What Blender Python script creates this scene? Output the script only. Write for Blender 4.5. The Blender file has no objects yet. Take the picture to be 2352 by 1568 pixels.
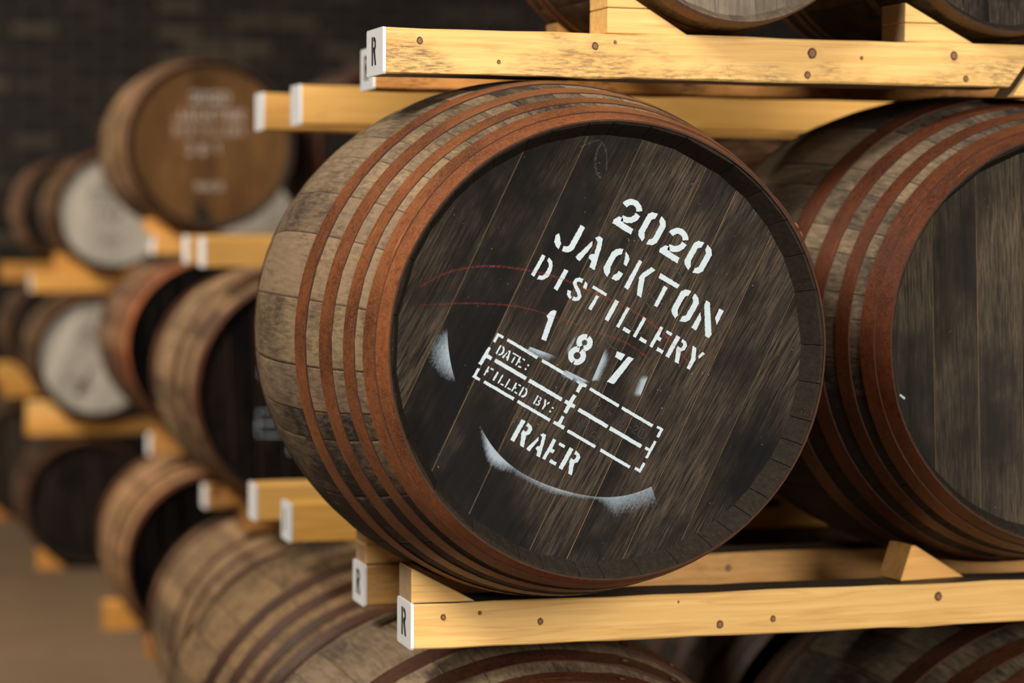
import bpy, bmesh, math, random
from mathutils import Matrix, Vector
from mathutils.noise import noise as pnoise

rnd = random.Random(7)
S = bpy.context.scene
COL = S.collection
R_ = math.radians

# ------------------------------------------------------------------ camera
camd = bpy.data.cameras.new('camera')
cam = bpy.data.objects.new('camera', camd)
COL.objects.link(cam)
R = Vector((0.9596056, -0.2812812, 0.0061571))
U = Vector((0.0087507, 0.0517130, 0.9986236))
F = Vector((0.2812125, 0.9582310, -0.0520855))
M = Matrix((R, U, -F)).transposed().to_4x4()
M.translation = Vector((0, 0, 1.5))
cam.matrix_world = M
camd.sensor_width = 36.0
camd.lens = 85.0
camd.clip_start = 0.05
camd.dof.use_dof = True
camd.dof.focus_distance = 3.27
camd.dof.aperture_fstop = 2.6
S.camera = cam

# ------------------------------------------------------------------ world, lamps, exposure
S.view_settings.view_transform = 'Standard'
S.view_settings.look = 'None'
S.view_settings.exposure = 0.0
S.view_settings.gamma = 1.0
S.view_settings.use_curve_mapping = False
W = bpy.data.worlds.new('World')
S.world = W
W.use_nodes = True
W.node_tree.nodes['Background'].inputs[0].default_value = (1.0, 0.95, 0.9, 1)
W.node_tree.nodes['Background'].inputs[1].default_value = 0.003


def area(name, loc, target, sx, sy, power, color, spread=180):
    d = bpy.data.lights.new(name, 'AREA')
    d.shape = 'RECTANGLE'
    d.size, d.size_y = sx, sy
    d.energy = power
    d.color = color
    d.spread = R_(spread)
    o = bpy.data.objects.new(name, d)
    COL.objects.link(o)
    o.location = loc
    o.rotation_euler = (Vector(target) - Vector(loc)).to_track_quat('-Z', 'Y').to_euler()
    return o


# big doorway behind the camera and a roof panel over the aisle on the left, then added fills
area('door_light', (2.2, -7.4, 4.1), (1.3, 4.0, 1.2), 2.8, 3.4, 1200, (1.0, 0.93, 0.83))
area('overhead_light', (-2.5, 0.8, 5.0), (1.1, 3.6, 1.3), 1.3, 1.3, 360, (1.0, 0.93, 0.83))
area('overhead_light', (-2.3, 7.0, 5.0), (1.1, 8.7, 0.7), 1.3, 1.3, 165, (1.0, 0.88, 0.72), 112)  # unseen fill, added to brighten the far rows
area('wall_fill_light', (-0.7, 12.2, 2.1), (1.4, 14.0, 1.9), 0.4, 0.4, 44, (1.0, 0.86, 0.68))  # unseen fill, added so the back wall brightens towards the left


# ------------------------------------------------------------------ node helpers
class NT:
    def __init__(s, name):
        s.m = bpy.data.materials.new(name)
        s.m.use_nodes = True
        s.t = s.m.node_tree
        s.n = s.t.nodes
        s.l = s.t.links
        s.b = s.n['Principled BSDF']

    def put(s, sock, v):
        if hasattr(v, 'is_output'):
            s.l.new(v, sock)
        else:
            sock.default_value = v

    def node(s, t, **kw):
        n = s.n.new(t)
        for k, v in kw.items():
            setattr(n, k, v)
        return n

    def coord(s, kind='Object'):
        return s.node('ShaderNodeTexCoord').outputs[kind]

    def info(s):
        return s.node('ShaderNodeObjectInfo')

    def vm(s, op, a, b=None, scale=None):
        n = s.node('ShaderNodeVectorMath', operation=op)
        s.put(n.inputs[0], a)
        if b is not None:
            s.put(n.inputs[1], b)
        if scale is not None:
            s.put(n.inputs['Scale'], scale)
        return n.outputs[0]

    def ma(s, op, a, b=0.0, clamp=False):
        n = s.node('ShaderNodeMath', operation=op, use_clamp=clamp)
        s.put(n.inputs[0], a)
        s.put(n.inputs[1], b)
        return n.outputs[0]

    def noise(s, vec, scale, detail=4, rough=0.6, out='Fac', distort=0.0):
        n = s.node('ShaderNodeTexNoise')
        s.put(n.inputs['Vector'], vec)
        n.inputs['Scale'].default_value = scale
        n.inputs['Detail'].default_value = detail
        n.inputs['Roughness'].default_value = rough
        n.inputs['Distortion'].default_value = distort
        return n.outputs[out]

    def vor(s, vec, scale, out='Distance', feature='F1'):
        n = s.node('ShaderNodeTexVoronoi', feature=feature)
        s.put(n.inputs['Vector'], vec)
        n.inputs['Scale'].default_value = scale
        return n.outputs[out]

    def ramp(s, fac, stops, interp='LINEAR'):
        n = s.node('ShaderNodeValToRGB')
        s.put(n.inputs[0], fac)
        e = n.color_ramp.elements
        n.color_ramp.interpolation = interp
        while len(e) < len(stops):
            e.new(0.5)
        for k, (p, c) in enumerate(stops):
            e[k].position = p
            e[k].color = (c, c, c, 1) if not isinstance(c, tuple) else (*c, 1)
        return n.outputs[0]

    def mix(s, f, a, b, mode='MIX'):
        n = s.node('ShaderNodeMix', data_type='RGBA', blend_type=mode)
        s.put(n.inputs[0], f)
        for sock, v in ((n.inputs[6], a), (n.inputs[7], b)):
            s.put(sock, (*v, 1) if isinstance(v, tuple) and len(v) == 3 else v)
        return n.outputs[2]

    def bump(s, h, strength=0.3, dist=0.002):
        n = s.node('ShaderNodeBump')
        n.inputs['Strength'].default_value = strength
        n.inputs['Distance'].default_value = dist
        s.put(n.inputs['Height'], h)
        s.l.new(n.outputs[0], s.b.inputs['Normal'])

    def set(s, **kw):
        for k, v in kw.items():
            k = k.replace('_', ' ')
            if isinstance(v, tuple) and len(v) == 3:
                v = (*v, 1)
            s.put(s.b.inputs[k], v)
        return s.m

    def rco(s, scale_vec, kind='Object'):
        """object coordinates, shifted at random per object, stretched"""
        i = s.info()
        off = s.vm('SCALE', (13.7, 7.3, 9.1), scale=i.outputs['Random'])
        v = s.vm('ADD', s.coord(kind), off)
        return s.vm('MULTIPLY', v, scale_vec)


def mat_stave():
    t = NT('weathered_oak')
    i = t.info()
    g = t.noise(t.rco((60, 5, 60)), 3.0, 6, 0.7)
    blot = t.noise(t.rco((1.6, 0.8, 1.6)), 8.0, 5, 0.68, distort=0.3)
    big = t.noise(t.rco((1, 1, 1)), 2.2, 2, 0.5)
    oak = t.mix(g, (0.125, 0.090, 0.058), (0.375, 0.280, 0.185))
    oak = t.mix(0.75, oak, i.outputs['Color'], 'MULTIPLY')
    st = t.ma('ADD', t.ma('MULTIPLY', blot, 0.65), t.ma('MULTIPLY', big, 0.55))
    st = t.ma('ADD', st, t.ma('MULTIPLY', t.ma('SUBTRACT', i.outputs['Random'], 0.5), 0.10))
    st = t.ma('ADD', st, t.ma('SUBTRACT', i.outputs['Alpha'], 0.5))
    st = t.ma('ADD', st, t.ma('MULTIPLY', t.ma('SUBTRACT', g, 0.5), -0.45))
    f = t.ramp(st, [(0.42, 0.0), (0.60, 0.5), (0.78, 0.96)])
    col = t.mix(f, oak, (0.017, 0.0155, 0.016))
    fine = t.noise(t.rco((160, 9, 160)), 4.0, 3, 0.6)
    t.bump(t.ma('ADD', g, t.ma('MULTIPLY', fine, 0.6)), 0.35, 0.002)
    return t.set(Base_Color=col, Roughness=t.ramp(g, [(0, 0.6), (1, 0.85)]), Specular_IOR_Level=0.2)


def mat_chime():
    t = NT('blackened_chime')
    g = t.noise(t.rco((40, 12, 40)), 4.0, 5, 0.7)
    sp = t.ramp(t.vor(t.rco((1, 1, 1)), 160.0), [(0.0, 1.0), (0.10, 0.0)])
    col = t.mix(g, (0.004, 0.0038, 0.0040), (0.040, 0.030, 0.021))
    col = t.mix(t.ma('MULTIPLY', sp, 0.5), col, (0.35, 0.28, 0.18))
    t.bump(g, 0.3, 0.0015)
    return t.set(Base_Color=col, Roughness=0.85, Specular_IOR_Level=0.10)


def mat_hoop():
    t = NT('rusted_hoop_iron')
    i = t.info()
    a = t.noise(t.rco((1, 1, 1)), 7.0, 4, 0.65)
    sp = t.noise(t.coord(), 420.0, 2, 0.6)
    fine = t.noise(t.coord(), 110.0, 3, 0.7)
    col = t.mix(t.ramp(a, [(0.32, 0), (0.68, 1)]), (0.058, 0.0165, 0.0060), (0.205, 0.069, 0.021))
    col = t.mix(t.ramp(sp, [(0.45, 0), (0.75, 0.6)]), col, (0.30, 0.125, 0.058))
    col = t.mix(t.ramp(fine, [(0.30, 0.55), (0.48, 0)]), col, (0.05, 0.018, 0.010))
    streak = t.noise(t.rco((2, 30, 2)), 5.0, 3, 0.6)
    col = t.mix(t.ramp(streak, [(0.68, 0), (0.74, 0.7)]), col, (0.55, 0.19, 0.05))
    col = t.mix(1.0, col, i.outputs['Color'], 'MULTIPLY')
    t.bump(t.ma('ADD', sp, fine), 0.25, 0.001)
    return t.set(Base_Color=col, Roughness=t.ramp(fine, [(0.3, 0.45), (0.7, 0.65)]), Metallic=0.1, Specular_IOR_Level=0.5)


def mat_head(name, dark, mid, light, amount, specks=0.8):
    t = NT(name)
    i = t.info()
    g = t.noise(t.rco((150, 150, 6.5)), 3.2, 7, 0.74)
    g2 = t.noise(t.rco((22, 22, 1.6)), 4.0, 5, 0.65)
    patch = t.noise(t.rco((1.0, 1.0, 0.7)), 5.6, 5, 0.60)
    base = t.mix(t.ramp(g2, [(0.3, 0), (0.7, 1)]), dark, mid)
    lf = t.ma('MULTIPLY', t.ramp(g, [(0.42, 0), (0.70, 1)]), t.ramp(patch, [(0.38, 0.06), (0.62, 1.0)]))
    col = t.mix(t.ma('MULTIPLY', lf, amount), base, light)
    col = t.mix(t.ramp(patch, [(0.34, 0.75), (0.50, 0.0)]), col, dark)
    sp = t.vor(t.vm('ADD', t.coord(), t.vm('SCALE', t.noise(t.coord(), 40.0, 2, 0.5, out='Color'), scale=0.02)), 95.0)
    spm = t.ma('MULTIPLY', t.ramp(sp, [(0.0, 1.0), (0.085, 0.0)]), t.ramp(t.noise(t.coord(), 14.0, 2), [(0.48, 0), (0.62, 1)]))
    col = t.mix(t.ma('MULTIPLY', spm, specks), col, (0.50, 0.40, 0.26))
    col = t.mix(1.0, col, i.outputs['Color'], 'MULTIPLY')
    t.bump(t.ma('ADD', g, g2), 0.35, 0.0012)
    return t.set(Base_Color=col, Roughness=t.ramp(g, [(0.3, 0.62), (0.8, 0.85)]), Specular_IOR_Level=0.12)


def mat_pine(name, a, b, grime=0.0, stain_col=(0.10, 0.065, 0.035)):
    t = NT(name)
    i = t.info()
    g = t.noise(t.rco((1.2, 34, 34)), 3.2, 6, 0.62, distort=0.5)
    ring = t.noise(t.rco((0.5, 11, 11)), 4.0, 3, 0.5)
    col = t.mix(t.ramp(g, [(0.28, 0), (0.72, 1)]), a, b)
    col = t.mix(t.ramp(ring, [(0.47, 0), (0.50, 0.28), (0.53, 0)]), col, (0.46, 0.19, 0.045))
    rays = t.noise(t.rco((3, 60, 60)), 6.0, 3, 0.7)
    col = t.mix(t.ramp(rays, [(0.60, 0), (0.72, 0.30)]), col, (0.50, 0.25, 0.07))
    sm = t.noise(t.rco((2.2, 5, 5)), 3.0, 3, 0.6)
    sm2 = t.noise(t.rco((14, 90, 90)), 3.0, 5, 0.75)
    f = t.ma('MULTIPLY', t.ramp(sm, [(0.42, 0), (0.58, 1)]), t.ramp(sm2, [(0.40, 0), (0.62, 1)]))
    f = t.ma('MULTIPLY', f, t.ma('MULTIPLY', i.outputs['Alpha'], 1.25), True)
    col = t.mix(t.ma('ADD', t.ma('MULTIPLY', f, 0.85), grime, True), col, stain_col)
    col = t.mix(1.0, col, i.outputs['Color'], 'MULTIPLY')
    t.bump(g, 0.18, 0.001)
    return t.set(Base_Color=col, Roughness=0.62, Specular_IOR_Level=0.3)


def mat_paint(name, a, b, scale=60.0, rough=0.6, wear=None):
    t = NT(name)
    n = t.noise(t.coord(), scale, 4, 0.6)
    col = t.mix(n, a, b)
    if wear:
        w = t.noise(t.vm('MULTIPLY', t.coord(), (300, 300, 30)), 3.0, 4, 0.7)
        col = t.mix(t.ramp(w, [(0.66, 0), (0.74, 0.8)]), col, wear)
    return t.set(Base_Color=col, Roughness=rough, Specular_IOR_Level=0.3)


def mat_spray(name, colr, grain=520.0, gain=1.0):
    """thin misted paint: opacity from the mesh's own alpha, broken up into droplets"""
    t = NT(name)
    at = t.node('ShaderNodeAttribute', attribute_name='cover')
    n = t.noise(t.coord(), grain, 3, 0.7)
    n2 = t.noise(t.vm('MULTIPLY', t.coord(), (400, 400, 40)), 2.0, 3, 0.7)
    k = t.ma('ADD', t.ma('MULTIPLY', n, 0.42), t.ma('ADD', t.ma('MULTIPLY', n2, 0.36), 0.16))
    a = t.ma('MULTIPLY', t.ma('SUBTRACT', t.ma('ADD', t.ma('MULTIPLY', at.outputs['Fac'], 1.25), k), 0.80), 1.9, True)
    a = t.ma('MULTIPLY', t.ma('MINIMUM', a, t.ma('MULTIPLY', at.outputs['Fac'], 2.0)), gain, True)
    t.set(Base_Color=colr, Roughness=0.7, Alpha=a, Specular_IOR_Level=0.2)
    return t.m


def mat_concrete():
    t = NT('worn_concrete')
    c = t.coord()
    a = t.noise(c, 1.6, 5, 0.6)
    b = t.noise(c, 14.0, 4, 0.7)
    col = t.mix(a, (0.095, 0.058, 0.030), (0.205, 0.132, 0.072))
    col = t.mix(t.ramp(b, [(0.45, 0), (0.8, 0.5)]), col, (0.08, 0.05, 0.03))
    t.bump(b, 0.2, 0.004)
    return t.set(Base_Color=col, Roughness=0.8)


def mat_brick():
    t = NT('dark_old_brick')
    i = t.info()
    n = t.noise(t.rco((1, 1, 1)), 12.0, 4, 0.6)
    c = t.ramp(i.outputs['Random'], [(0, (0.006, 0.0036, 0.0028)), (0.5, (0.016, 0.0100, 0.0070)), (0.8, (0.034, 0.0230, 0.0150)), (1, (0.085, 0.062, 0.038))])
    col = t.mix(t.ma('MULTIPLY', n, 0.7), c, (0.006, 0.0036, 0.0028))
    t.bump(n, 0.4, 0.004)
    return t.set(Base_Color=col, Roughness=0.85)


M_STAVE = mat_stave()
M_CHIME = mat_chime()
M_HOOP = mat_hoop()
M_HOOP_EDGE = mat_paint('shadow_line_hoop_edge', (0.012, 0.006, 0.004), (0.075, 0.024, 0.010), 90.0, 0.75)  # dark edge colour paints the shadow line in front of each hoop
M_HEAD_DARK = mat_head('charcoal_oak_head', (0.0030, 0.0032, 0.0042), (0.0180, 0.0140, 0.0110), (0.165, 0.122, 0.084), 0.78)
M_HEAD_BROWN = mat_head('brown_oak_head', (0.075, 0.034, 0.011), (0.135, 0.064, 0.020), (0.20, 0.10, 0.034), 0.7, 0.1)
M_HEAD_WHITE = mat_head('whitewashed_head', (0.38, 0.345, 0.295), (0.50, 0.465, 0.41), (0.58, 0.55, 0.50), 0.6, 0.0)
M_HEAD_MOTTLED = mat_head('mottled_oak_head', (0.010, 0.009, 0.0085), (0.032, 0.0255, 0.019), (0.165, 0.122, 0.076), 0.72, 0.4)
M_HEAD_GREY = mat_head('grey_oak_head', (0.09, 0.075, 0.058), (0.19, 0.155, 0.115), (0.30, 0.25, 0.19), 0.7, 0.2)
M_SEAM = mat_paint('bare_seam_wood', (0.045, 0.031, 0.019), (0.31, 0.205, 0.115), 60.0, 0.7)
M_PINE = mat_pine('rough_sawn_pine', (0.70, 0.405, 0.118), (0.89, 0.585, 0.225))
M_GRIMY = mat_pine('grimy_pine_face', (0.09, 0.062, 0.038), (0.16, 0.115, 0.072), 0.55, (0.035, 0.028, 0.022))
M_GREYED = mat_pine('weathered_grey_pine', (0.24, 0.20, 0.155), (0.36, 0.31, 0.25))
M_ENDGRAIN = mat_pine('pine_end_grain', (0.34, 0.235, 0.13), (0.46, 0.33, 0.19))
M_ENDPAINT = mat_paint('white_end_paint', (0.72, 0.73, 0.74), (0.86, 0.87, 0.88), 40.0, 0.55)
M_MARK = mat_paint('black_marker', (0.010, 0.010, 0.011), (0.03, 0.03, 0.03), 200.0, 0.5)
M_STENCIL = mat_paint('pale_stencil_paint', (0.37, 0.46, 0.52), (0.54, 0.64, 0.70), 130.0, 0.5, (0.10, 0.10, 0.10))
M_STENCIL_FADED = mat_paint('faded_stencil_paint', (0.30, 0.25, 0.21), (0.46, 0.40, 0.36), 130.0, 0.6)
M_SPRAY = mat_spray('overspray_mist', (0.34, 0.42, 0.50), 520.0, 0.85)
M_CHALK = mat_spray('red_chalk', (0.42, 0.055, 0.035), 420.0, 0.85)
M_KNOT = mat_paint('pine_knot', (0.16, 0.07, 0.03), (0.34, 0.17, 0.075), 160.0, 0.6)
M_KNOTRIM = mat_paint('pine_knot_rim', (0.045, 0.020, 0.010), (0.12, 0.05, 0.02), 200.0, 0.6)
M_BLUE = mat_paint('blue_black_paint', (0.010, 0.014, 0.025), (0.02, 0.028, 0.045), 60.0, 0.6)
M_CONCRETE = mat_concrete()
M_BRICK = mat_brick()
M_MORTAR = mat_paint('sooty_mortar', (0.006, 0.0045, 0.004), (0.011, 0.0085, 0.0075), 20.0, 0.9)
M_WEB = mat_spray('cobweb', (0.40, 0.42, 0.45), 300.0, 0.35)


# ------------------------------------------------------------------ object helpers
def obj(name, data, mats=None, parent=None, color=None):
    if isinstance(data, bmesh.types.BMesh):
        me = bpy.data.meshes.new(name)
        data.to_mesh(me)
        data.free()
        data = me
    if mats is not None and not len(data.materials):
        for m in (mats if isinstance(mats, (list, tuple)) else [mats]):
            data.materials.append(m)
    o = bpy.data.objects.new(name, data)
    COL.objects.link(o)
    if parent is not None:
        o.parent = parent
    if color is not None:
        o.color = color
    return o


def thing(name, label, cat, loc=(0, 0, 0), rot=(0, 0, 0), group=None, scale=None):
    o = bpy.data.objects.new(name, None)
    COL.objects.link(o)
    o.empty_display_size = 0.05
    o.location = loc
    o.rotation_euler = rot
    if scale:
        o.scale = scale
    o['label'] = label
    o['category'] = cat
    if group:
        o['group'] = group
    return o


def smooth(bm, ang=40):
    for f in bm.faces:
        f.smooth = True
    for e in bm.edges:
        if len(e.link_faces) == 2 and e.calc_face_angle(0) > R_(ang):
            e.smooth = False


def add_box(bm, x0, x1, y0, y1, z0, z1, mi=0):
    v = [bm.verts.new((x, y, z)) for x in (x0, x1) for y in (y0, y1) for z in (z0, z1)]
    for a in ((0, 1, 3, 2), (4, 6, 7, 5), (0, 4, 5, 1), (2, 3, 7, 6), (0, 2, 6, 4), (1, 5, 7, 3)):
        f = bm.faces.new([v[k] for k in a])
        f.material_index = mi
    return v


def add_prism(bm, poly, y0, y1, mi=0, side_mi=None):
    """polygon in (x, z), extruded along y; y0 is the front"""
    a = sum(p[0] * q[1] - q[0] * p[1] for p, q in zip(poly, poly[1:] + poly[:1]))
    if a < 0:
        poly = poly[::-1]
    f0 = [bm.verts.new((x, y0, z)) for x, z in poly]
    f1 = [bm.verts.new((x, y1, z)) for x, z in poly]
    fs = [bm.faces.new(f0), bm.faces.new(f1[::-1])]
    n = len(poly)
    for k in range(n):
        f = bm.faces.new((f0[k], f1[k], f1[(k + 1) % n], f0[(k + 1) % n]))
        f.material_index = mi if side_mi is None else side_mi
        fs.append(f)
    for f in fs[:2]:
        f.material_index = mi
    return fs


# ------------------------------------------------------------------ barrels
KINDS = {
    # half length, bilge radius, end radius (outside of the wood), head recess, head radius, hoop bands from the front end
    'hogshead': dict(hl=0.434, rb=0.3735, rh=0.3015, rec=0.037, rd=0.2835,
                     hoops=[(0.0, 0.0282, 0.0016), (0.0284, 0.057, 0.0031), (0.084, 0.114, 0.0017), (0.151, 0.190, 0.0017), (0.243, 0.286, 0.0017)]),
    'barrel': dict(hl=0.440, rb=0.3185, rh=0.2935, rec=0.030, rd=0.2770,
                   hoops=[(0.0, 0.048, 0.0026), (0.118, 0.154, 0.0024), (0.255, 0.293, 0.0024)]),
}
ANG = [6.5, 10.0, 102.0 / 7]
COUNT = [12, 18, 7]
CACHE = {}


def rad(k, y):
    K = KINDS[k]
    return K['rb'] - (K['rb'] - K['rh']) * (y / K['hl']) ** 2


def stave_mesh(k, cls, pale=False):
    key = (k, 'stave', cls, pale)
    if key in CACHE:
        return CACHE[key]
    K = KINDS[k]
    hl = K['hl']
    bm = bmesh.new()
    ys = [-hl, -hl + K['rec'], -hl + 0.09, -hl + 0.15, -hl * 0.5, -hl * 0.3, -hl * 0.1]
    ys = ys + [-y for y in ys[::-1]]
    half = R_(ANG[cls]) / 2 - 0.0003
    rows = []
    for n, y in enumerate(ys):
        r = rad(k, y)
        e = min(n, len(ys) - 1 - n)
        rin = r - 0.0045 if e == 0 else (K['rd'] - 0.0005 if e == 1 else r - 0.026)
        yy = y
        row = []
        half = R_(ANG[cls]) / 2 - (0.0016 if e < 2 else 0.0003)
        for t, dr in ((-half, -0.0004), (-half * 0.9, 0.0), (0, 0.0004), (half * 0.9, 0.0), (half, -0.0004)):
            row.append(bm.verts.new(((r + dr) * math.sin(t), yy, (r + dr) * math.cos(t))))
        yi = y + (0.001 if n == 0 else (-0.001 if e == 0 else 0))
        for t in (half, -half):
            row.append(bm.verts.new((rin * math.sin(t), yi, rin * math.cos(t))))
        rows.append(row)
    m = len(rows[0])
    for a in range(len(rows) - 1):
        for b in range(m):
            c = (b + 1) % m
            f = bm.faces.new((rows[a][b], rows[a + 1][b], rows[a + 1][c], rows[a][c]))
            f.smooth = b < 4
            f.material_index = 0 if b < 4 else 1
    for row, fl in ((rows[0], False), (rows[-1], True)):
        f = bm.faces.new(row if not fl else row[::-1])
        f.material_index = 1
    bmesh.ops.recalc_face_normals(bm, faces=bm.faces[:])
    me = bpy.data.meshes.new('stave')
    bm.to_mesh(me)
    bm.free()
    me.materials.append(M_STAVE)
    me.materials.append(M_HEAD_GREY if pale else M_CHIME)
    CACHE[key] = me
    return me


def hoop_mesh(k, idx, mirror):
    key = (k, 'hoop', idx, mirror)
    if key in CACHE:
        return CACHE[key]
    K = KINDS[k]
    a, b, th = K['hoops'][idx]
    y0, y1 = -K['hl'] + a, -K['hl'] + b
    if mirror and idx == len(K['hoops']) - 1:      # the far bilge hoop has been driven less far up
        y0, y1 = y0 - 0.075, y1 - 0.075
    if idx == 0:
        y0 -= 0.0025
    bm = bmesh.new()
    N = 96
    rr = random.Random(idx * 11 + len(k))
    rings = []
    for n in range(N):
        t = 2 * math.pi * n / N
        w = 0.0006 * pnoise((3 * math.cos(t), 3 * math.sin(t), idx * 5.0))
        ww = (0.0022 if idx == 0 else 0.0010) * pnoise((2.2 * math.cos(t), 2.2 * math.sin(t), idx * 3.0 + 9))
        ya, yb = y0 + ww, y1 + ww
        # the lapped joint of the band stands a little proud
        d = th + w + (0.0026 if abs((math.degrees(t) + 180) % 360 - 180) < 9 else 0)
        ra, rb_ = rad(k, ya), rad(k, yb)
        pts = [(ra - 0.001, ya), (ra + d, ya), ((ra + rb_) / 2 + d + 0.0001, (ya + yb) / 2), (rb_ + d, yb), (rb_ - 0.001, yb)]
        rings.append([bm.verts.new((r * math.sin(t), y, r * math.cos(t))) for r, y in pts])
    for n in range(N):
        A, B = rings[n], rings[(n + 1) % N]
        for q in range(5):
            p = (q + 1) % 5
            f = bm.faces.new((A[q], A[p], B[p], B[q]))
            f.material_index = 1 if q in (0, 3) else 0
            f.smooth = True
    for A, B in zip(rings, rings[1:] + rings[:1]):
        for q in (0, 1, 3, 4):
            e = bm.edges.get((A[q], B[q]))
            if e:
                e.smooth = False
    if mirror:
        for v in bm.verts:
            v.co.y = -v.co.y
    bmesh.ops.recalc_face_normals(bm, faces=bm.faces[:])
    me = bpy.data.meshes.new('hoop')
    bm.to_mesh(me)
    bm.free()
    me.materials.append(M_HOOP)
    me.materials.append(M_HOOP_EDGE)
    CACHE[key] = me
    return me


def rivet_mesh():
    if 'rivet' in CACHE:
        return CACHE['rivet']
    bm = bmesh.new()
    bmesh.ops.create_uvsphere(bm, u_segments=10, v_segments=6, radius=0.0062)
    for v in bm.verts:
        v.co.z *= 0.42
    for f in bm.faces:
        f.smooth = True
    me = bpy.data.meshes.new('rivet')
    bm.to_mesh(me)
    bm.free()
    me.materials.append(M_HOOP)
    CACHE['rivet'] = me
    return me


SEAMS = [-0.215, -0.144, -0.073, 0.024, 0.076, 0.148, 0.214]


def clip(poly, nx, nz, d, keep_less):
    out = []
    s = 1 if keep_less else -1
    for p, q in zip(poly, poly[1:] + poly[:1]):
        a = s * (p[0] * nx + p[1] * nz - d)
        b = s * (q[0] * nx + q[1] * nz - d)
        if a <= 0:
            out.append(p)
        if a * b < 0:
            t = a / (a - b)
            out.append((p[0] + t * (q[0] - p[0]), p[1] + t * (q[1] - p[1])))
    return out


def plank_meshes(k, mat, tilt):
    key = (k, 'planks', mat.name, tilt)
    if key in CACHE:
        return CACHE[key]
    K = KINDS[k]
    rd = K['rd'] + 0.002
    sc = rd / 0.2855
    res = []
    nx, nz = 1.0, tilt
    L = math.hypot(nx, nz)
    nx, nz = nx / L, nz / L
    cuts = [-1.0] + [s * sc / L for s in SEAMS] + [1.0]
    rr = random.Random(3)
    for a, b in zip(cuts, cuts[1:]):
        circ = [(rd * math.cos(2 * math.pi * n / 120), rd * math.sin(2 * math.pi * n / 120)) for n in range(120)]
        g = 0.00035
        base = clip(clip(circ, nx, nz, a + g, False), nx, nz, b - g, True)
        top = clip(clip(circ, nx, nz, a + g + 0.0006, False), nx, nz, b - g - 0.0004, True)
        if len(base) < 3 or len(top) < 3:
            continue
        lift = rr.uniform(-0.0005, 0.0005)
        bm = bmesh.new()
        # bevelled board: outer outline set back, inner outline at the face
        def poly_at(pts, y):
            return [bm.verts.new((x, y, z)) for x, z in pts]
        add_prism(bm, base, lift + 0.0009, 0.020, 1)
        add_prism(bm, top, lift, 0.006, 0, 1)
        me = bpy.data.meshes.new('head_plank')
        bm.to_mesh(me)
        bm.free()
        me.materials.append(mat)
        me.materials.append(M_SEAM)
        res.append(me)
    CACHE[key] = res
    return res


def disc_mesh(k, front):
    key = (k, 'disc', front)
    if key in CACHE:
        return CACHE[key]
    K = KINDS[k]
    bm = bmesh.new()
    r = K['rd'] + 0.004
    c = [(r * math.cos(2 * math.pi * n / 64), r * math.sin(2 * math.pi * n / 64)) for n in range(64)]
    add_prism(bm, c, 0.021 if front else -0.02, 0.026 if front else 0.0)
    me = bpy.data.meshes.new('head' if front else 'rear_head')
    bm.to_mesh(me)
    bm.free()
    me.materials.append(M_CHIME)
    CACHE[key] = me
    return me


def make_barrel(k, label, x, y, z, scale=1.0, wood=(1, 1, 1), stain=0.5, hoop=(1, 1, 1), head=None, head_rot=0.0,
                head_col=(1, 1, 1, 1), tilt=0.075, rivets=False, seed=0, group=None, yaw=0.0, roll=0.0, stain_shade_map=None, lap=None, vary=0.08, pale=False):
    K = KINDS[k]
    if not isinstance(scale, tuple):
        scale = (scale, scale, scale)
    root = thing('oak_barrel', label, 'barrel', (x, y, z), (0, 0, yaw), group, scale)
    rr = random.Random(seed * 17 + 5)
    seq = [c for c in range(3) for _ in range(COUNT[c])]
    rr.shuffle(seq)
    t = R_(roll)
    for c in seq:
        half = R_(ANG[c]) / 2
        t += half
        w = rr.uniform(0.88, 1.12)
        s = stain + rr.uniform(-vary, vary)
        if stain_shade_map:
            s += stain_shade_map(math.degrees(t) % 360)
        o = obj('stave', stave_mesh(k, c, pale), None, root, (wood[0] * w, wood[1] * w * rr.uniform(0.97, 1.03), wood[2] * w * rr.uniform(0.93, 1.05), s))
        o.location = (0, 0, K['rb'])
        o.rotation_euler = (0, t, 0)
        t += half
    for n in range(len(K['hoops'])):
        for mir in (False, True):
            h = obj('hoop', hoop_mesh(k, n, mir), None, root)
            v = rr.uniform(0.85, 1.12)
            h.color = (hoop[0] * v, hoop[1] * v, hoop[2] * v, 1)
            h.location = (0, 0, K['rb'])
            ang = R_(rr.uniform(0, 360) if lap is None else lap + 3.5 * n)
            h.rotation_euler = (0, ang, 0)
            if rivets and not mir:
                a, b, th = K['hoops'][n]
                ym = -K['hl'] + (a + b) / 2
                for dt in (-0.10, 0.10) if n > 1 else (0.0,):
                    v_ = obj('rivet', rivet_mesh(), None, h, h.color)
                    r_ = rad(k, ym) + th + 0.0030
                    v_.location = (r_ * math.sin(dt), ym, r_ * math.cos(dt))
                    v_.rotation_euler = (0, dt, 0)
    hd = obj('head', disc_mesh(k, True), None, root)
    hd.location = (0, -K['hl'] + K['rec'], K['rb'])
    hd.rotation_euler = (0, R_(head_rot), 0)
    for me in plank_meshes(k, head or M_HEAD_DARK, tilt):
        v = rr.uniform(0.8, 1.2)
        obj('head_plank', me, None, hd, (head_col[0] * v, head_col[1] * v, head_col[2] * v, 1))
    rh = obj('rear_head', disc_mesh(k, False), None, root)
    rh.location = (0, K['hl'] - K['rec'], K['rb'])
    return root, hd


# ------------------------------------------------------------------ stencil alphabet (millimetres; pieces are closed outlines)
def arcpts(cx, cz, r, a0, a1, n=10, sx=1.0):
    return [(cx + sx * r * math.cos(R_(a0 + (a1 - a0) * i / n)), cz + r * math.sin(R_(a0 + (a1 - a0) * i / n))) for i in range(n + 1)]


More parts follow.
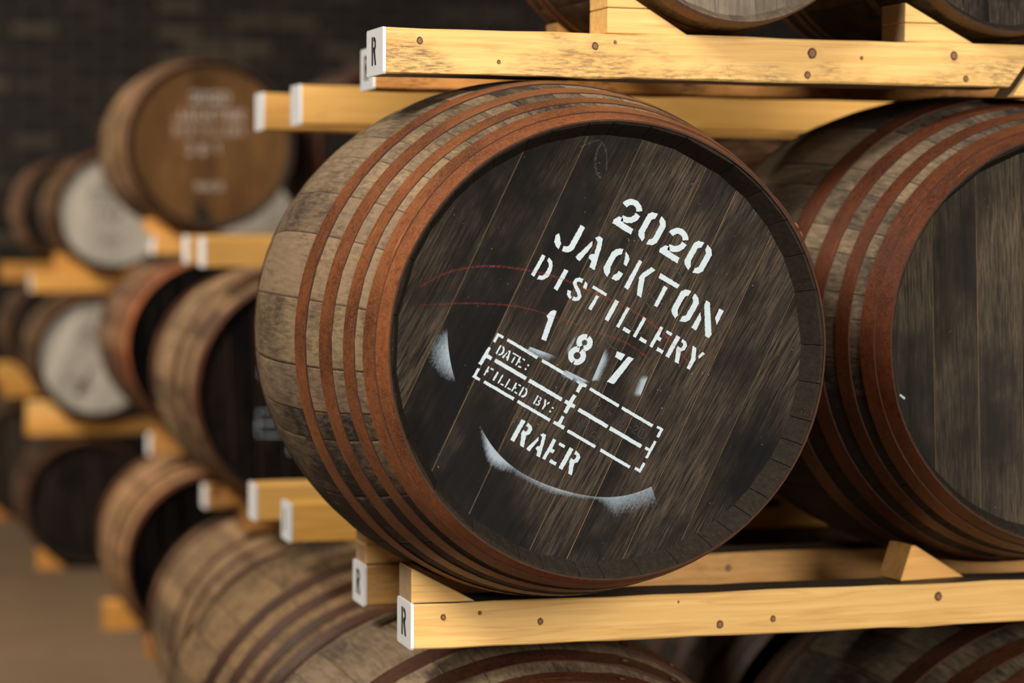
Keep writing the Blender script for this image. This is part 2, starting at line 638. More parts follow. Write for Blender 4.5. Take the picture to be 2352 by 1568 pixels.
def ribbon(pts, w):
    """outline of a stroke of width w"""
    l, r = [], []
    for i, p in enumerate(pts):
        a = pts[max(i - 1, 0)]
        b = pts[min(i + 1, len(pts) - 1)]
        d = Vector((b[0] - a[0], b[1] - a[1])).normalized()
        n = (-d.y * w / 2, d.x * w / 2)
        l.append((p[0] + n[0], p[1] + n[1]))
        r.append((p[0] - n[0], p[1] - n[1]))
    return l + r[::-1]


BIG = {  # cap height 43
    'J': [[(0, 12), (3, 16), (7, 12), (9, 9), (12, 6), (13, -2), (8, -1), (3, 3)],
          [(23, 41), (30, 41), (31, 9), (29, 4), (25, 0), (18, -2), (17, 5), (20, 6), (23, 9)]],
    'A': [[(10, 31), (13, 25), (8, -1), (4, -1), (0, 1)], [(11, 36), (15, 41), (21, 41), (26, 25), (32, -1), (24, -1), (22, 7), (17, 9), (16, 12), (18, 16), (21, 17), (17, 33)]],
    'C': [[(12, 43), (13, 36), (10, 33), (8, 29), (8, 14), (11, 7), (11, 0), (4, 3), (0, 9), (0, 32), (3, 38), (7, 42)],
          [(16, 42), (22, 40), (26, 36), (27, 26), (22, 26), (20, 33)], [(17, 1), (24, 2), (27, 5), (28, 15), (21, 15), (20, 10), (17, 7)]],
    'K': [[(0, 0), (7, 0), (5, 42), (0, 42)], [(20, 42), (27, 42), (19, 26), (28, 0), (21, 0), (12, 22), (13, 29)]],
    'T': [[(0, 42), (32, 42), (31, 36), (1, 35)], [(13, 30), (19, 30), (19, 0), (14, 0)]],
    'O': [[(12, 43), (12, 36), (8, 32), (8, 12), (12, 6), (11, 0), (3, 4), (0, 9), (0, 36), (4, 41)],
          [(18, 43), (26, 40), (30, 34), (30, 9), (26, 3), (18, 0), (18, 7), (22, 11), (22, 32), (18, 36)]],
    'N': [[(1, 25), (7, 17), (8, 1), (0, 1)], [(0, 43), (6, 43), (30, 7), (29, 1), (23, 1), (1, 36)], [(22, 43), (29, 43), (30, 22), (23, 29)]],
    '2': [ribbon(arcpts(15, 27.5, 11.5, 172, 25, 10), 8), ribbon([(26, 28), (25.5, 23), (22, 17), (16, 13.5), (9, 12.5)], 8),
          [(1, 0), (31, 0), (30, 8), (14, 8), (10, 13.5), (4, 12), (0, 5)]],
    '1': [[(0, 34), (1.5, 42), (5, 46), (9, 46), (16, 5), (9, 4), (4, 31)]],
    '8': [ribbon(arcpts(12.5, 31.5, 7.6, 96, 250, 9) , 7.5), ribbon(arcpts(12.5, 31.5, 7.6, 84, -70, 9), 7.5),
          ribbon(arcpts(12.2, 11.5, 8.6, 100, 266, 10), 7.5), ribbon(arcpts(12.2, 11.5, 8.6, 80, -86, 10), 7.5)],
    '7': [[(0, 42), (12, 44), (11, 34), (1, 34)], [(17, 44), (25, 45), (18, 2), (8, 0)]],
    '3': [ribbon(arcpts(12, 32, 8.5, 150, -60, 10), 7.5), ribbon(arcpts(12, 11, 9.5, 70, -160, 10), 7.5)],
    '6': [ribbon(arcpts(12, 11, 8.5, 85, -85, 8), 7.5), ribbon(arcpts(12, 11, 8.5, 95, 265, 8), 7.5), ribbon([(4, 16), (6, 28), (12, 37), (20, 41)], 7)],
}
BIG['0'] = BIG['O']
SMALL = {  # cap height 31
    'D': [[(0, 0), (5, 0), (5, 31), (0, 31)], [(10, 32), (16, 30), (20, 25), (22, 18), (22, 9), (17, 2), (10, -1), (10, 5), (14, 7), (16, 11), (16, 21), (14, 25), (10, 27)]],
    'I': [[(0, 0), (6, 0), (6, 30), (0, 30)]],
    'S': [ribbon([(12, 28.5), (7, 28), (3.5, 25), (3.5, 20.5), (8, 17), (14, 13.5), (18.5, 9), (18, 4.5), (15, 2.6), (11.5, 2.5)], 5.2),
          [(15.5, 30), (20, 28), (22, 21), (17, 21), (16, 25)], [(0, 8), (5, 9), (6, 5), (10, 2), (8, -1), (2, 2)]],
    'T': [[(0, 31), (22, 31), (22, 27), (0, 27)], [(10, 22), (14, 22), (14, 1), (9, 1)]],
    'L': [[(0, 0), (4.5, 0), (4.5, 30), (0, 30)], [(10, 0), (20.5, 0), (20.5, 5), (10, 5)]],
    'E': [[(0, 0), (4.5, 0), (4.5, 13), (10, 13), (10, 18), (5.5, 18), (4.5, 31), (0, 31)], [(11, 31), (20, 31), (20, 27), (11, 27)], [(11, 0), (21, 0), (21, 5), (11, 5)]],
    'F': [[(0, 0), (4.5, 0), (4.5, 13), (9, 13), (9, 18), (5.5, 18), (4.5, 31), (0, 31)], [(10, 31), (21, 31), (21, 26), (10, 26)]],
    'R': [[(0, 0), (6, 0), (6, 32), (0, 32)], [(10, 32), (16, 31), (20.5, 27), (20, 20), (16.5, 16), (22, 0), (16, 0), (11, 12), (9, 15), (9, 20), (14, 20), (15, 24), (14, 27), (10, 27)]],
    'Y': [[(0, 31), (6, 31), (13, 17), (13, 1), (8, 1), (7, 15)], [(14, 23), (16.5, 20), (21, 30), (17, 31)]],
    'B': [[(0, 0), (4.5, 0), (4.5, 31), (0, 31)], ribbon([(9, 28.5), (16, 26), (16, 19), (11, 16), (18, 12), (18, 5), (9, 2.5)], 4.6)],
    ':': [arcpts(2.5, 6, 3.2, 0, 340, 8), arcpts(4.5, 20, 3.2, 0, 340, 8)],
    'A': [[(0.72 * x, 0.74 * z) for x, z in p] for p in BIG['A']],
    'J': [[(0.72 * x, 0.74 * z) for x, z in p] for p in BIG['J']],
    'O': [[(0.72 * x, 0.74 * z) for x, z in p] for p in BIG['O']],
}


def rough(poly, rr, amp, step):
    out = []
    for p, q in zip(poly, poly[1:] + poly[:1]):
        d = math.hypot(q[0] - p[0], q[1] - p[1])
        n = max(1, int(d / step))
        for i in range(n):
            t = i / n
            out.append((p[0] + (q[0] - p[0]) * t + rr.uniform(-amp, amp), p[1] + (q[1] - p[1]) * t + rr.uniform(-amp, amp)))
    return out


def glyph_pieces(lib, ch, u, v, s=1.0):
    return [[(u + x * s, v + z * s) for x, z in p] for p in lib[ch]]


def stroke_box(x0, z0, x1, z1, w):
    return ribbon([(x0, z0), (x1, z1)], w)


# every line of the stencil: (part name, library, text, [left edges], baseline, scale)
LINES = [
    ('2020', BIG, '2020', [-75, -37, 1, 39], 150, 1.0),
    ('JACKTON', BIG, 'JACKTON', [-134, -96, -55, -17, 18, 56, 93], 85, 1.0),
    ('DISTILLERY', SMALL, 'DISTILLERY', [-137, -101, -83, -55, -19, 0, 27, 54, 80, 107], 35, 1.0),
    ('DATE', SMALL, 'DATE:', [-127, -117, -106.5, -96, -82], -78, 0.42),
    ('FILLED', SMALL, 'FILLEDBY:', [-127, -113, -105, -94, -83.5, -72, -49, -38, -24], -110, 0.42),
    ('RAER', SMALL, 'RAER', [-52, -27, -1, 25], -166, 0.97),
]
NUMLINE = [-91, -40, 18]
NUMV = [-35, -37, -35]


def frame_pieces():
    P = []
    for v, segs in ((-54.5, [(-122, -74), (-67, -17), (10, 57), (62, 112)]), (-86, [(-123, -74), (-69, -17), (10, 57), (61, 112)]),
                    (-117.5, [(-122, -75), (-69, -17), (11, 56), (64, 112)])):
        w = 5.2 if v == -86 else 4.2
        for a, b in segs:
            P.append(stroke_box(a, v, b, v, w))
    # corner, side and centre pieces
    P.append([(-138, -66), (-138, -53), (-128, -53), (-128, -56.5), (-134.5, -56.5), (-134.5, -66)])
    P.append([(-140.5, -101), (-140.5, -90), (-139.5, -75), (-136, -75), (-135.5, -84), (-128, -84), (-128, -89), (-135, -89), (-136, -101)])
    P.append([(-138.5, -106), (-139, -120), (-128, -120), (-128, -116.5), (-135, -116.5), (-135, -106)])
    P.append([(-11.5, -52), (4, -52), (4, -56), (-0.5, -57), (-1, -67), (-5.5, -67), (-6, -56.5), (-11.5, -56)])
    P.append([(-6.5, -72), (-1.5, -72), (-1.5, -83), (4, -83), (4, -88), (-1.5, -88), (-1.5, -99), (-6.5, -99), (-7, -88), (-12, -88), (-12, -83), (-7, -83)])
    P.append([(-6, -104), (-2, -104), (-1.5, -114.5), (5, -114.5), (5, -119), (-11.5, -119), (-11.5, -115), (-6.5, -114.5)])
    P.append([(118, -50.5), (128, -50.5), (128, -64), (124, -64), (124, -54), (118, -54)])
    P.append([(124.3, -70), (128, -70), (128, -96), (124.3, -96), (124.3, -86.5), (118, -86.5), (118, -82.5), (124.3, -82.5)])
    P.append([(125, -103), (129, -103), (129, -117), (119, -117), (119, -113), (125, -113)])
    return P


def paint_mesh(pieces, s=0.001, y=-0.0006, thick=0.0010, amp=0.28, step=1.6, seed=1):
    rr = random.Random(seed)
    bm = bmesh.new()
    for p in pieces:
        q = rough(p, rr, amp, step) if amp else p
        add_prism(bm, [(x * s, z * s) for x, z in q], y, y + thick)
    return bm


def full_stencil(head, number='187'):
    sd = 1
    for nm, lib, txt, us, v, s in LINES:
        for ch, u in zip(txt, us):
            sd += 1
            amp = 0.32 if s > 0.5 else 0.28
            obj('stencil_letter', paint_mesh(glyph_pieces(lib, ch, u, v, s), amp=amp, step=1.6 if s > 0.5 else 1.2, seed=sd), M_STENCIL, head)
    for ch, u, v in zip(number, NUMLINE, NUMV):
        sd += 1
        obj('stencil_letter', paint_mesh(glyph_pieces(BIG, ch, u, v), amp=0.25, seed=sd), M_STENCIL, head)
    for p in frame_pieces():
        sd += 1
        obj('stencil_rule', paint_mesh([p], amp=0.3, seed=sd), M_STENCIL, head)


def far_stencil(head, mat, number, k, parts=('2020', 'JACKTON', 'DISTILLERY', 'RAER'), frame=True):
    """the same stencil on a barrel in the background: one piece per line of writing"""
    s = 0.001 * KINDS[k]['rd'] / 0.2835
    for nm, lib, txt, us, v, sc in LINES:
        if nm in parts:
            ps = []
            for ch, u in zip(txt, us):
                ps += glyph_pieces(lib, ch, u, v, sc)
            obj('stencil_line', paint_mesh(ps, s, amp=0), mat, head)
    if number:
        ps = []
        for ch, u, v in zip(number, NUMLINE, NUMV):
            ps += glyph_pieces(BIG, ch, u, v)
        obj('stencil_line', paint_mesh(ps, s, amp=0), mat, head)
    if frame:
        obj('stencil_box', paint_mesh(frame_pieces(), s, amp=0), mat, head)


def cover_strip(name, head, rows, mat, y=-0.0008):
    """sheet of misted paint; rows of ((u,v) mm, cover)"""
    bm = bmesh.new()
    lay = bm.verts.layers.float.new('cover')
    g = []
    for row in rows:
        r = []
        for (p, c) in row:
            v = bm.verts.new((p[0] * 0.001, y, p[1] * 0.001))
            v[lay] = c
            r.append(v)
        g.append(r)
    for a, b in zip(g, g[1:]):
        for i in range(len(a) - 1):
            f = bm.faces.new((a[i], a[i + 1], b[i + 1], b[i]))
            if f.normal.y > 0:
                f.normal_flip()
    o = obj(name, bm, mat, head)
    return o


def spray_polar(head, a0, a1, rin, width, strength, n=40, m=8):
    rows = []
    for i in range(n + 1):
        t = i / n
        a = R_(a0 + (a1 - a0) * t)
        w = width(t)
        ri = rin(t)
        row = []
        for j in range(m + 1):
            q = j / m
            r = ri + w * q
            row.append(((r * math.cos(a), r * math.sin(a)), strength(t) * (1 - q) ** 1.1))
        rows.append(row)
    return cover_strip('overspray', head, rows, M_SPRAY)


def spray_quad(head, a, b, c, d, s0, s1, ease=(0.0, 0.0), n=16, m=8, y=-0.0008):
    """a-b is the hard edge (cover s0), d-c the far edge (cover s1); the cover eases off towards the ends"""
    rows = []
    for i in range(n + 1):
        t = i / n
        p = (a[0] + (b[0] - a[0]) * t, a[1] + (b[1] - a[1]) * t)
        q = (d[0] + (c[0] - d[0]) * t, d[1] + (c[1] - d[1]) * t)
        e = 1.0
        if ease[0]:
            e *= min(1, t / ease[0])
        if ease[1]:
            e *= min(1, (1 - t) / ease[1])
        rows.append([((p[0] + (q[0] - p[0]) * j / m, p[1] + (q[1] - p[1]) * j / m), e * (s0 + (s1 - s0) * j / m)) for j in range(m + 1)])
    return cover_strip('overspray', head, rows, M_SPRAY, y)


def line_strip(name, head, pts, w, mat, cover=0.7, y=-0.0007):
    # resample a smooth path
    P = [Vector(p) for p in pts]
    out = []
    for i in range(len(P) - 1):
        p0, p1, p2, p3 = P[max(i - 1, 0)], P[i], P[i + 1], P[min(i + 2, len(P) - 1)]
        for k in range(8):
            t = k / 8
            out.append(0.5 * ((2 * p1) + (p2 - p0) * t + (2 * p0 - 5 * p1 + 4 * p2 - p3) * t * t + (3 * p1 - p0 - 3 * p2 + p3) * t ** 3))
    out.append(P[-1])
    rows = []
    for i, p in enumerate(out):
        a, b = out[max(i - 1, 0)], out[min(i + 1, len(out) - 1)]
        d = (b - a).normalized()
        nrm = Vector((-d.y, d.x))
        rows.append([(tuple(p + nrm * w * q), cover * (1 - abs(q) * 1.2)) for q in (-0.5, -0.2, 0.2, 0.5)])
    return cover_strip(name, head, rows, mat, y)


def pen_stroke(name, head, pts, w, mat, y=-0.0005):
    o = ribbon(pts, w)
    n = len(pts)
    bm = bmesh.new()
    v = [bm.verts.new((x * 0.001, y, z * 0.001)) for x, z in o]
    for i in range(n - 1):
        f = bm.faces.new((v[i], v[i + 1], v[2 * n - 2 - i], v[2 * n - 1 - i]))
        f.normal_update()
        if f.normal.y > 0:
            f.normal_flip()
    return obj(name, bm, mat, head)


# ------------------------------------------------------------------ timber
def rail(label, x0, x1, y0, y1, z0, z1, paint=True, mark=None, cut=None, cut_left=None, color=(1, 1, 1), stain=0.0, grime=(), knots=(), seed=0, group=None, name='timber_rail'):
    root = thing(name, label, 'rail', (x0, y0, z0), group=group)
    w, d, h = x1 - x0, y1 - y0, z1 - z0
    rr = random.Random(seed + 31)
    n = max(2, int(w / 0.06))
    bm = bmesh.new()
    c = 0.0025
    prof = [(c, 0), (d - c, 0), (d, c), (d, h - c), (d - c, h), (c, h), (0, h - c), (0, c)]
    rows = []
    for i in range(n + 1):
        x = w * i / n
        row = []
        for j, (yy, zz) in enumerate(prof):
            xx = x
            if i == n and cut:
                xx = x + cut * (zz / h)
            if i == 0 and cut_left:
                xx = x + cut_left * (zz / h)
            jit = 0.0011 if 0 < i < n else 0.0003
            row.append(bm.verts.new((xx, yy + rr.uniform(-jit, jit) * 0.6, zz + rr.uniform(-jit, jit))))
        rows.append(row)
    m = len(prof)
    for a, b in zip(rows, rows[1:]):
        for j in range(m):
            k = (j + 1) % m
            f = bm.faces.new((a[j], a[k], b[k], b[j]))
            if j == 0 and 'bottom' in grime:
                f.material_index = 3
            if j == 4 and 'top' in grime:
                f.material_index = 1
    f = bm.faces.new(rows[0][::-1])
    f.material_index = 2
    f = bm.faces.new(rows[-1])
    f.material_index = 2
    bmesh.ops.recalc_face_normals(bm, faces=bm.faces[:])
    o = obj('beam', bm, [M_PINE, M_GRIMY, M_ENDGRAIN, M_GREYED], root, (*color, stain))
    if paint:
        bm = bmesh.new()
        e = 0.0006
        poly = [(c * 0.6, -e), (d - c, -e), (d + e, c), (d + e, h - c), (d - c, h + e), (c, h + e), (-e, h - c), (-e, c)]
        a = [bm.verts.new((-0.0015, yy, zz)) for yy, zz in poly]
        b = [bm.verts.new((0.003, yy, zz)) for yy, zz in poly]
        bm.faces.new(a)
        bm.faces.new(b[::-1])
        for j in range(m):
            k = (j + 1) % m
            bm.faces.new((a[j], b[j], b[k], a[k]))
        bmesh.ops.recalc_face_normals(bm, faces=bm.faces[:])
        ep = obj('end_paint', bm, M_ENDPAINT, root)
        if mark:
            bm = bmesh.new()
            s = h * 0.60 / 31
            for p in mark:
                q = rough(p, rr, 0.2, 2.0)
                add_prism(bm, [(x * s * 0.95, z * s) for x, z in q], 0, 0.0008)
            # lettering faces the open end: x runs away from the camera side
            for v in bm.verts:
                x, y, z = v.co
                v.co = (-0.0022 + y, d * 0.66 - x, h * 0.22 + z)
            bmesh.ops.recalc_face_normals(bm, faces=bm.faces[:])
            obj('stencil_mark', bm, M_MARK, ep)
    for (kx, kz, kr) in knots:
        bm = bmesh.new()
        N = 14
        def ring(r, y, sx=0.86):
            return [bm.verts.new((kx - x0 + sx * r * math.cos(2 * math.pi * q / N) * rr.uniform(0.92, 1.08), y, kz - z0 + r * math.sin(2 * math.pi * q / N) * rr.uniform(0.92, 1.08))) for q in range(N)]
        r0, r1, r2 = ring(kr, -0.0002), ring(kr * 0.86, -0.0012), ring(kr * 0.62, -0.0009)
        for A, B, mi in ((r0, r1, 1), (r1, r2, 1)):
            for q in range(N):
                f = bm.faces.new((A[q], A[(q + 1) % N], B[(q + 1) % N], B[q]))
                f.material_index = mi
        bm.faces.new(r2)
        bmesh.ops.recalc_face_normals(bm, faces=bm.faces[:])
        kn = obj('knot', bm, [M_KNOT, M_KNOTRIM], root)
    return root


def wedge(label, x, y, z, w, h, d=0.075, top=0.012, yaw=0.0, color=(1, 1, 1), flip=False, layers=1, group=None, stain=0.0, lean=0.0, end=None):
    """chock with a flat end, a small flat top and a long slope"""
    root = thing('wooden_wedge', label, 'wedge', (x, y, z), (0, 0, R_(yaw)), group)
    for n in range(layers):
        za, zb = h * n / layers, h * (n + 1) / layers - (0.0012 if n < layers - 1 else 0)
        def xr(zz):
            return top + (w - top) * (1 - zz / h)
        bm = bmesh.new()
        poly = [(lean * za / h, za), (xr(za), za), (xr(zb), zb), (lean * zb / h, zb)]
        if flip:
            poly = [(w - p, q) for p, q in poly]
        add_prism(bm, poly, 0, d)
        bm.faces.ensure_lookup_table()
        for f in bm.faces:
            if abs(f.calc_center_median().x - (w if flip else 0)) < 1e-4:
                f.material_index = 1
        bmesh.ops.bevel(bm, geom=[e for e in bm.edges], offset=0.0012, segments=1, affect='EDGES')
        bmesh.ops.recalc_face_normals(bm, faces=bm.faces[:])
        obj('block' if layers == 1 else 'board', bm, [M_PINE, end or M_ENDGRAIN], root, (*color, stain))
    return root


def chock(label, root, k, x0, y, d, theta, top=0.0, **kw):
    """wedge whose slope just touches the barrel that stands at root"""
    K = KINDS[k]
    sx, sy, sz = root.scale
    near = min(max(root.location.y, y), y + d)
    r = rad(k, (near - root.location.y) / sy) * sx + 0.004
    zc = K['rb'] * sz
    th = R_(theta)
    tip = root.location.x - r * math.tan(th / 2) + (zc - r) / math.tan(th) - 0.001
    h = (tip - x0 - top) * math.tan(th)
    return wedge(label, x0, y, root.location.z + 0.0004, tip - x0, h, d, top, **kw)


# ------------------------------------------------------------------ the building
bm = bmesh.new()
add_box(bm, -6, 9, -9, 14.2, -0.1, 0.0)
floor = obj('floor', bm, M_CONCRETE)
floor['kind'] = 'structure'

bm = bmesh.new()
add_box(bm, -6, 9, 14.0, 14.3, -0.1, 4.5)
wall = obj('wall_back', bm, M_MORTAR)
wall['kind'] = 'structure'
bm = bmesh.new()
bw, bh, bd = 0.262, 0.068, 0.05
v = add_box(bm, -bw / 2, bw / 2, 0, bd, 0, bh)
bmesh.ops.bevel(bm, geom=bm.edges[:], offset=0.005, segments=1, affect='EDGES')
brick_me = bpy.data.meshes.new('brick')
bm.to_mesh(brick_me)
bm.free()
brick_me.materials.append(M_BRICK)
cnt = 0
row = 0
zz = 1.16
while zz < 2.95:
    xx = 0.86 + (0.137 if row % 2 else 0)
    while xx < 4.45:
        if cnt < 300:
            o = obj('brick', brick_me, None, wall)
            o.location = (xx, 13.965 + rnd.uniform(-0.006, 0.006), zz)
            o.rotation_euler = (rnd.uniform(-0.02, 0.02), 0, rnd.uniform(-0.015, 0.015))
            o.scale = (rnd.uniform(0.97, 1.0), 1, rnd.uniform(0.94, 1.02))
            cnt += 1
        xx += 0.274
    row += 1
    zz += 0.079
# the rest of the wall's bricks, low down behind the stacks and out to both sides
bm = bmesh.new()
row = 0
zz = 1.16 - 0.079 * 14
while zz < 3.2:
    xx = -1.06 + (0.137 if row % 2 else 0)
    while xx < 6.0:
        if zz < 1.12 or xx < 0.80 or xx > 4.45 or zz > 2.96:
            add_box(bm, xx - bw / 2, xx + bw / 2, 13.965 + rnd.uniform(-0.005, 0.005), 14.0, zz, zz + bh)
        xx += 0.274
    row += 1
    zz += 0.079
bwk = obj('brickwork', bm, M_BRICK, wall)
bwk['kind'] = 'stuff'

# ------------------------------------------------------------------ row one, nearest the camera
RM = SMALL['R']
k1 = [(0.83, 1.743, 0.0055), (0.945, 1.716, 0.0032), (1.088, 1.742, 0.0058), (1.118, 1.748, 0.003), (1.423, 1.740, 0.0085), (1.416, 1.708, 0.006), (1.502, 1.735, 0.003), (1.652, 1.742, 0.007), (1.672, 1.708, 0.005)]
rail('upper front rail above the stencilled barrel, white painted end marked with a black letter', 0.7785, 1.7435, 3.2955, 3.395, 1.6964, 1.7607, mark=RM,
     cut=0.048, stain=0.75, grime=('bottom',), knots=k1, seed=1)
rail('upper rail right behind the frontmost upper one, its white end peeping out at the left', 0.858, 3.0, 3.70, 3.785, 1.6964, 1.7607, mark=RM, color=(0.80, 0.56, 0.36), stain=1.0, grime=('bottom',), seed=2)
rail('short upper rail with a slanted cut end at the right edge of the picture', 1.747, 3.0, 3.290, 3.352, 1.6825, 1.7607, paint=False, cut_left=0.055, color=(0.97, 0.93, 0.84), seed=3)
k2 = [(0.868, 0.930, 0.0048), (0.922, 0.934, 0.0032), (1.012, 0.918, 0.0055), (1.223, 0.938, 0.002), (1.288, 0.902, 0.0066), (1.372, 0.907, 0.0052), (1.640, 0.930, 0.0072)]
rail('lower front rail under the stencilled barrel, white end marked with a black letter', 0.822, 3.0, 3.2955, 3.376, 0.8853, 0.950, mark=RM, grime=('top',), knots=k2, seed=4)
rail('lower rail just behind the frontmost lower one, blurred black mark on its white end', 0.842, 3.0, 3.68, 3.76, 0.8853, 0.950, mark=RM, color=(0.66, 0.56, 0.52), stain=0.25, grime=('top',), knots=[(1.452, 0.925, 0.006)], seed=5)  # beam colour dimmed to stand in for the barrel's shadow


def stain_shade_main(a):
    # darker top, paler aisle flank; lower flank stained, with its shade painted in too
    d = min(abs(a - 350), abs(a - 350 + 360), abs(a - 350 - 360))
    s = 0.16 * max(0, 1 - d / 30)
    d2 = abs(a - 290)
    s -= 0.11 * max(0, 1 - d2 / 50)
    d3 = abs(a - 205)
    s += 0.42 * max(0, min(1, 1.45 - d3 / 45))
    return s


def stain_shade_second(a):  # shade of the lower flank and top painted in as darker staves
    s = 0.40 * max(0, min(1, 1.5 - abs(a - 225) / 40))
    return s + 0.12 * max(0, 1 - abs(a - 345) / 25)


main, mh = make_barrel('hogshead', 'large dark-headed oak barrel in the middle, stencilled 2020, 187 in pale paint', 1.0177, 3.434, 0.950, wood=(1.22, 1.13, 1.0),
                       stain=0.43, hoop=(1.32, 1.24, 1.15), head_rot=30, rivets=True, seed=1, stain_shade_map=stain_shade_main, lap=58)
full_stencil(mh)
spray_polar(mh, -119.5, -39.5, lambda t: 196 + 2 * math.sin(9 * t), lambda t: 8 + 18 * max(0, 1 - abs(t - 0.17) / 0.16) + 8 * max(0, 1 - abs(t - 0.45) / 0.3) + 36 * max(0, min(1, (t - 0.72) / 0.08)),
            lambda t: 0.25 + 0.75 * max(0, 1 - abs(t - 0.14) / 0.13) + 0.3 * max(0, 1 - abs(t - 0.5) / 0.35) + 0.22 * max(0, min(1, (t - 0.7) / 0.1)), n=70, m=10)
spray_polar(mh, -157.5, -139.0, lambda t: 216 - 9 * t, lambda t: 26 + 16 * math.sin(math.pi * t), lambda t: 0.62 * math.sin(math.pi * (0.12 + 0.76 * t)), n=24)
spray_quad(mh, (1, 8), (7, -46), (21, -40), (15, 8), 0.80, 0.0, (0.40, 0.08))
spray_quad(mh, (77, -31), (72, 3), (59, 0), (68, -42), 0.85, 0.15, (0.25, 0.3))
spray_quad(mh, (-92, -47.5), (-44, -39), (-42, -51), (-94, -56), 0.72, 0.25, (0.06, 0.6))
spray_quad(mh, (-36, -50), (8, -46.5), (7, -56), (-40, -64), 0.72, 0.10, (0.15, 0.25))
spray_quad(mh, (-42, 2), (-40, -36), (-49, -30), (-47, 0), 0.5, 0.0, (0.3, 0.3))
line_strip('chalk_line', mh, [(-259, -53), (-236, -18), (-199, 12), (-159, 32), (-104, 50), (-26, 61), (29, 64), (76, 56), (118, 42)], 4.5, M_CHALK, 0.36)
line_strip('chalk_line', mh, [(-247, -74), (-205, -47), (-169, -27), (-126, -8), (-71, 6), (-20, 15), (24, 23), (62, 20)], 4.0, M_CHALK, 0.33)
HAND = [  # 2 - 4 - 20 and Max, written in marker
    [(24, -66), (27, -62.5), (31, -62), (34, -64), (33, -68), (28, -73), (25, -77.5)], [(25, -77.5), (30, -77), (37, -78)], [(48, -68), (54, -68.5)],
    [(66, -65), (64, -73), (68, -73.5), (73, -72)], [(74, -67), (71, -78)], [(81, -71), (87, -72)],
    [(90, -67), (93, -64.5), (96, -66), (94, -71), (90, -75), (97, -76)], [(103, -64), (99, -68), (100, -75), (105, -77.5), (110, -74), (110, -67), (106, -64), (103, -64)], [(104, -65), (104, -76)],
    [(22, -111), (20, -101), (19, -94), (28, -103), (33, -94), (35, -103), (36, -112)],
    [(49, -101), (45, -100), (42, -104), (43, -108), (47, -108), (49, -104), (49, -109), (53, -110)], [(50, -101), (57, -108), (64, -117)], [(60, -100), (55, -108), (49, -112)],
]
for p in HAND:
    pen_stroke('handwriting', mh, p, 1.2, M_MARK)
# the swirled knot under the T
for (cx, cz, r, a0, a1) in ((33, 118, 23, 20, 120), (33, 112, 21, 190, 300), (36, 106, 27, 205, 285), (25, 66, 24, 230, 300), (10, 28, 20, 215, 290)):
    pts = arcpts(cx, cz, r, a0, a1, 10)
    pen_stroke('crack', mh, pts, 1.5, M_MARK)
line_strip('cobweb', mh, [(-163, 214), (-150, 231), (-141, 235), (-128, 225), (-116, 205)], 3.0, M_WEB, 0.36)
line_strip('cobweb', mh, [(-141, 235), (-139, 215), (-128, 197), (-118, 193)], 5.0, M_WEB, 0.35)

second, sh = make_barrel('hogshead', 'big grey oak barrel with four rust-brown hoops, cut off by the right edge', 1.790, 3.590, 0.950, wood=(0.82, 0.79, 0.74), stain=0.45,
                         hoop=(0.62, 0.46, 0.40), head_rot=-2, tilt=0.0, head=M_HEAD_MOTTLED, rivets=True, seed=4, lap=20, stain_shade_map=stain_shade_second, vary=0.02)
for p in ([(-270 + 0, -70), (-262, -76)],):
    obj('paint_fleck', paint_mesh([ribbon(p, 3.0)], amp=0.4, step=1.0), M_STENCIL, sh)

cask_grp = 'small casks on the top rail'
caskA, _ = make_barrel('barrel', 'small cask on the upper front rail straight above the stencilled barrel', 1.290, 3.52, 1.7607, scale=(0.655, 0.64, 0.655), wood=(0.80, 0.74, 0.66), stain=0.50,
            hoop=(1.0, 0.85, 0.72), seed=6, group=cask_grp, head=M_HEAD_GREY, pale=True)
caskB, _ = make_barrel('barrel', 'dark small cask at the top right corner, behind the right-hand top wedge', 1.735, 3.54, 1.7607, scale=(0.655, 0.64, 0.655), wood=(0.62, 0.58, 0.54), stain=0.60,
            hoop=(0.50, 0.46, 0.42), seed=7, group=cask_grp)
make_barrel('hogshead', 'bottom barrel half hidden under the lower front rail, below the stencilled one', 1.045, 3.63, 0.0, scale=(1.185, 1.0, 1.185), wood=(0.95, 0.88, 0.78), stain=0.50,
            hoop=(0.42, 0.36, 0.34), rivets=True, seed=8, lap=12, head_rot=10)
make_barrel('hogshead', 'bottom barrel in the lower right corner beneath the lower rail', 1.95, 3.63, 0.0, scale=(1.185, 1.0, 1.185), wood=(0.66, 0.62, 0.58), stain=0.56,
            hoop=(0.34, 0.28, 0.27), seed=9, head_rot=-15)

chock('wedge under the left of the stencilled barrel, on the white-ended lower front rail', main, 'hogshead', 0.8225, 3.300, 0.074, 28.5, 0.004)
chock('pale pink wedge on the lower rail behind the front one', main, 'hogshead', 0.8445, 3.69, 0.066, 30, 0.004, color=(1.0, 0.92, 1.0), layers=2)
wedge('twisted wedge with two lit faces at the left foot of the right-hand barrel', 1.592, 3.325, 0.9505, 0.116, 0.053, 0.060, 0.026, yaw=9, color=(1.0, 0.86, 0.80), lean=0.019)
chock('tall top wedge left of the small cask above the stencilled barrel', caskA, 'barrel', 1.108, 3.300, 0.082, 31, layers=2, end=M_PINE)  # brighter end face stands in for overhead light falling on it
chock('top wedge at the right end, in front of the dark corner cask', caskB, 'barrel', 1.574, 3.300, 0.082, 27, layers=2)
chock('small amber wedge seen past the tall top wedge, on the rail behind', caskA, 'barrel', 1.163, 3.715, 0.06, 35, color=(0.86, 0.70, 0.50))

